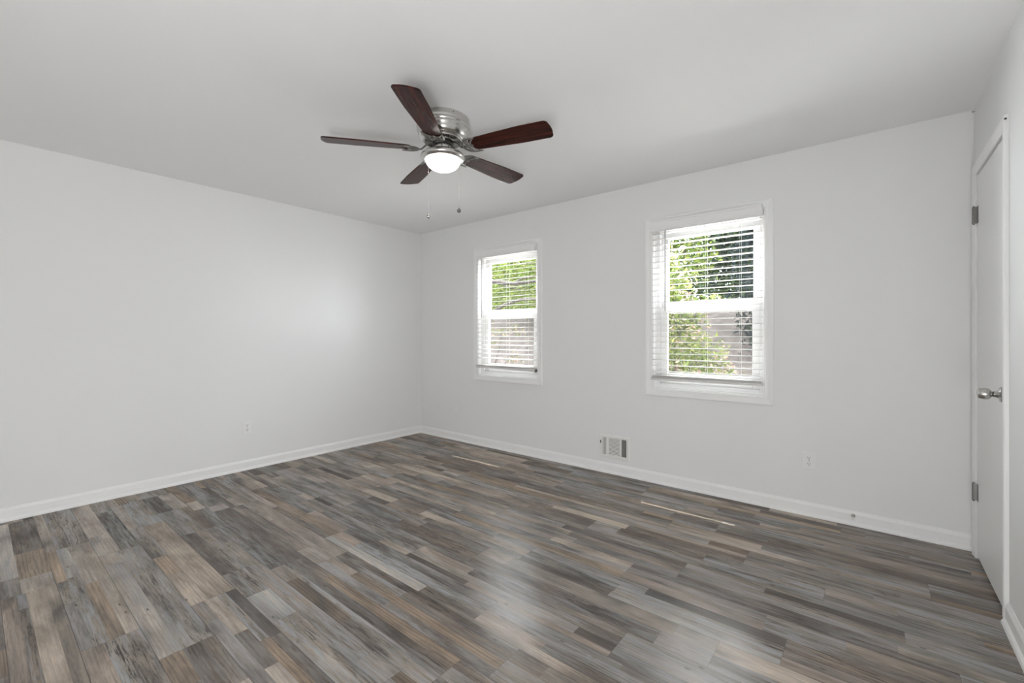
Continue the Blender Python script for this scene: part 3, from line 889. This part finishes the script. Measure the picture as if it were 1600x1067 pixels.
def foliage(blobs, n, size, cols, rng, tips=None, flat=.35):
    """leaf mesh: blobs = (centre, radii); leaves sit mostly near the skin of each blob"""
    blobs = [(np.array(c, float), np.array(r, float)) for c, r in blobs]
    wts = np.array([r.prod() ** .667 for _, r in blobs]); wts /= wts.sum()
    idx = rng.choice(len(blobs), n, p=wts)
    d = rng.normal(size=(n, 3)); d /= np.linalg.norm(d, axis=1)[:, None]
    rad = rng.random(n) ** .45
    c = np.array([blobs[i][0] for i in idx]); r = np.array([blobs[i][1] for i in idx])
    wob = 1 + .18 * np.sin(d[:, 0] * 7 + idx) * np.cos(d[:, 2] * 6 + d[:, 1] * 5)
    p = c + d * r * (rad * wob)[:, None]
    nrm = d * .6 + rng.normal(size=(n, 3)) * .6 + np.array([0, 0, .5]); nrm /= np.linalg.norm(nrm, axis=1)[:, None]
    t = np.cross(nrm, rng.normal(size=(n, 3))); t /= np.linalg.norm(t, axis=1)[:, None]
    b = np.cross(nrm, t)
    s = size * (.6 + .8 * rng.random(n))[:, None]
    v = np.stack([p - t * s, p - t * s * .1 + b * s * flat - nrm * s * .08, p + t * s - nrm * s * .15, p - t * s * .1 - b * s * flat - nrm * s * .08], 1).reshape(-1, 3)
    f = np.arange(4 * n).reshape(n, 4)
    cols = np.array(cols); ci = rng.integers(0, len(cols), n)
    col = cols[ci] * (.75 + .5 * rng.random((n, 1)))
    if tips is not None:
        m = (rad > .8) & (rng.random(n) < tips[1]); tc = np.array(tips[0]); col[m] = tc[rng.integers(0, len(tc), m.sum())]
    return v, f, np.hstack([np.clip(col, 0, 1), np.ones((n, 1))])

def leaf_obj(v, f, col, parent):
    me = bpy.data.meshes.new('foliage'); me.from_pydata(v.tolist(), [], f.tolist())
    a = me.attributes.new('leaf_color', 'FLOAT_COLOR', 'FACE'); a.data.foreach_set('color', col.astype('f').ravel())
    me.materials.append(M['leaf'])
    o = bpy.data.objects.new('foliage', me); COL.objects.link(o); o.parent = parent
    return o

def tree(name, base, blobs, n, size, cols, label, cat, seed, trunk=None, branches=(), tips=None, group=None, flat=.35):
    rng = np.random.default_rng(seed)
    z = ground_h(base[0], base[1]) - .05
    root = empty(name, (base[0], base[1], z)); tag(root, label, cat, group)
    off = np.array([base[0], base[1], z])
    v, f, c = foliage(blobs, n, size, cols, rng, tips, flat)
    leaf_obj(v - off, f, c, root)
    if trunk:
        pts, rad = trunk
        MB().tube([Vector(p) - Vector(off) for p in pts], rad, 10).build('trunk', M['bark'], root)
    for pts, rad in branches:
        MB().tube([Vector(p) - Vector(off) for p in pts], rad, 8).build('branch', M['bark'], root)
    return root

GREEN = [(.075, .115, .025), (.10, .15, .03), (.13, .18, .04), (.055, .085, .02), (.16, .19, .05)]
LIME = [(.17, .20, .045), (.14, .18, .035), (.21, .23, .06), (.10, .14, .03), (.13, .135, .055)]
DARK = [(.022, .045, .022), (.03, .055, .028), (.018, .035, .022), (.04, .065, .03)]
SLATE = [(.022, .034, .036), (.03, .042, .042), (.016, .026, .03)]
PINK = [(.40, .26, .20), (.42, .33, .24), (.36, .23, .19), (.38, .33, .19)]

# flowering shrub outside the near window: mass on the left, twigs arching to the right
tree('flowering_shrub', (1.75, 2.6), [((1.75, 2.75, .55), (.75, .55, .95)), ((1.95, 2.6, 1.15), (.55, .45, .62)), ((2.35, 2.55, 1.40), (.35, .3, .28)), ((2.55, 2.5, .92), (.42, .3, .36)),
      ((2.05, 2.75, 1.85), (.45, .4, .42)), ((1.75, 2.9, 2.30), (.5, .45, .45)), ((2.80, 2.45, .55), (.35, .28, .32)), ((2.70, 2.5, 1.62), (.22, .18, .12))], 11000, .036, GREEN + LIME[:3],
     'light green shrub with pinkish tips filling the left of the near window', 'shrub', 3,
     trunk=([(1.75, 2.7, -.5), (1.80, 2.7, .5), (1.92, 2.7, 1.5), (1.85, 2.8, 2.3)], [.05, .04, .025, .01]),
     branches=[([(1.80, 2.7, .5), (2.2, 2.6, 1.1), (2.6, 2.5, 1.55), (2.95, 2.5, 1.66)], [.018, .014, .008, .003]),
               ([(1.78, 2.7, .2), (2.25, 2.55, .75), (2.75, 2.45, .85), (3.05, 2.45, .70)], [.018, .014, .008, .003])],
     tips=(PINK, .35))
# evergreen behind it on the right
tree('evergreen_tree', (2.7, 8.0), [((2.9, 8.0, 2.4), (1.25, .8, 2.1)), ((2.8, 8.0, 4.4), (1.2, .8, 1.5)), ((3.5, 8.1, 3.2), (1.0, .8, 1.6))], 11000, .085, SLATE + DARK[:1],
     'dark slate green evergreen tree at the right edge of the near window', 'tree', 5,
     trunk=([(2.8, 8.1, -.3), (2.8, 8.1, 2.5), (2.8, 8.1, 5.5)], [.16, .13, .04]))
tree('leafy_tree', (.6, 6.0), [((.75, 6.0, 2.9), (1.15, .7, .85)), ((.3, 6.3, 3.7), (.9, .6, 1.0)), ((.9, 6.1, 4.2), (1.0, .8, .9)), ((.6, 6.2, 4.8), (1.0, .7, .8))], 11000, .065, LIME + GREEN,
     'yellow green leafy tree high behind the shrub in the near window', 'tree', 8,
     trunk=([(.5, 6.2, -.3), (.55, 6.2, 2.2), (.6, 6.1, 4.6)], [.13, .10, .04]),
     branches=[([(.55, 6.2, 2.2), (1.0, 6.1, 2.8), (1.6, 6.0, 3.2)], [.05, .035, .01])])
tree('dark_green_tree', (1.5, 11.2), [((1.6, 11.0, 3.6), (1.9, .9, 1.6)), ((2.8, 11.3, 4.8), (2.0, .9, 1.8)), ((1.1, 11.3, 5.0), (1.9, .9, 1.8))], 11000, .11, DARK + GREEN[3:4],  # leaves take the dark green palette
     'dark green tree farther back beyond the near window', 'tree', 12,
     trunk=([(1.5, 11.2, .8), (1.5, 11.2, 3), (1.6, 11.2, 5.5)], [.17, .14, .05]))
# oak with the two heavy limbs crossing the far window
tree('oak_tree', (-3.3, 4.3), [((-1.9, 4.7, 2.75), (1.1, .7, .5)), ((-2.9, 5.2, 3.4), (1.3, .9, .8)), ((-1.3, 5.1, 3.2), (1.0, .8, .7)), ((-1.8, 4.9, 1.95), (1.0, .6, .38)), ((-2.9, 5.0, 2.2), (.9, .7, .6))], 8000, .042, LIME + GREEN,
     'oak tree with two heavy mossy limbs crossing the far window', 'tree', 21,
     trunk=([(-3.35, 4.3, -.6), (-3.3, 4.2, 1.0), (-3.25, 4.15, 2.3), (-3.3, 4.3, 4.2)], [.16, .13, .11, .05]),
     branches=[([(-3.26, 4.15, 2.45), (-2.435, 4.0, 2.43), (-1.978, 4.0, 2.375), (-1.70, 4.0, 2.325), (-1.36, 4.0, 2.335), (-.9, 4.0, 2.35)], [.075, .050, .042, .040, .032, .02]),
               ([(-3.28, 4.2, 1.2), (-2.7, 4.05, 1.55), (-2.318, 4.0, 1.751), (-2.07, 4.0, 1.857), (-1.795, 4.0, 1.93), (-1.476, 4.0, 1.982), (-1.0, 4.0, 1.955)], [.075, .055, .042, .038, .036, .034, .022]),
               ([(-2.165, 4.0, 2.393), (-1.886, 4.0, 2.26), (-1.60, 4.02, 2.19)], [.025, .018, .008]),
               ([(-1.80, 4.0, 2.34), (-1.45, 3.98, 2.43), (-1.05, 4.0, 2.42)], [.025, .020, .010]),
               ([(-1.75, 4.0, 2.84), (-1.53, 4.0, 2.73), (-1.0, 4.0, 2.70)], [.014, .012, .006]),
               ([(-1.50, 4.0, 1.97), (-1.30, 4.0, 1.86), (-1.1, 4.02, 1.80)], [.012, .009, .004])])
tree('maple_sapling', (-2.0, 3.6), [((-1.85, 3.6, 1.28), (.42, .3, .14)), ((-1.35, 3.6, 1.30), (.30, .25, .12)), ((-2.05, 3.7, 1.05), (.25, .2, .16)), ((-1.30, 3.5, .72), (.28, .2, .22))], 260, .032, LIME[:3] + PINK[:2],
     'thin sapling with sparse red and yellow leaves low in the far window', 'sapling', 30,
     trunk=([(-2.0, 3.65, -.5), (-1.95, 3.62, .6), (-1.7, 3.6, 1.3)], [.014, .010, .004]),
     branches=[([(-1.95, 3.62, .4), (-1.5, 3.55, .7), (-1.2, 3.5, .75)], [.007, .005, .002])], tips=(PINK, .3))
tree('backlit_tree', (-4.2, 8.6), [((-4.4, 8.6, 3.3), (2.2, 1.0, 1.3)), ((-3.8, 8.8, 4.8), (1.8, 1.0, 1.5)), ((-5.6, 8.9, 4.8), (2.0, 1.1, 1.6))], 12000, .10, LIME,
     'bright yellow green tree in the sun behind the oak limbs', 'tree', 33,
     trunk=([(-4.2, 8.8, .4), (-4.2, 8.8, 3), (-4.1, 8.8, 5)], [.15, .12, .04]))
tree('woodland_tree', (-7.5, 11.5), [((-7.5, 11.5, 4.0), (2.6, 1.1, 2.0)), ((-5.2, 12, 5.2), (2.6, 1.2, 2.4)), ((-9, 12, 6), (2.4, 1.1, 2.2))], 10000, .14, GREEN + LIME[3:],
     'green woodland tree farthest away beyond the far window', 'tree', 35,
     trunk=([(-7.5, 11.7, 1.5), (-7.5, 11.7, 4), (-7.3, 11.7, 6)], [.2, .16, .05]))

tree('evergreen_hedge', (-3, 14.5), [((x, 14.5 + .3 * math.sin(x * 2), 3.2 + .4 * math.sin(x * 1.3)), (1.6, .8, 2.6)) for x in np.arange(-14, 7, 1.5)], 14000, .17, DARK + GREEN,
     'long dark green hedge closing the view behind all the trees', 'hedge', 41, trunk=([(-3, 14.5, 1.5), (-3, 14.5, 3.5)], [.12, .05]))
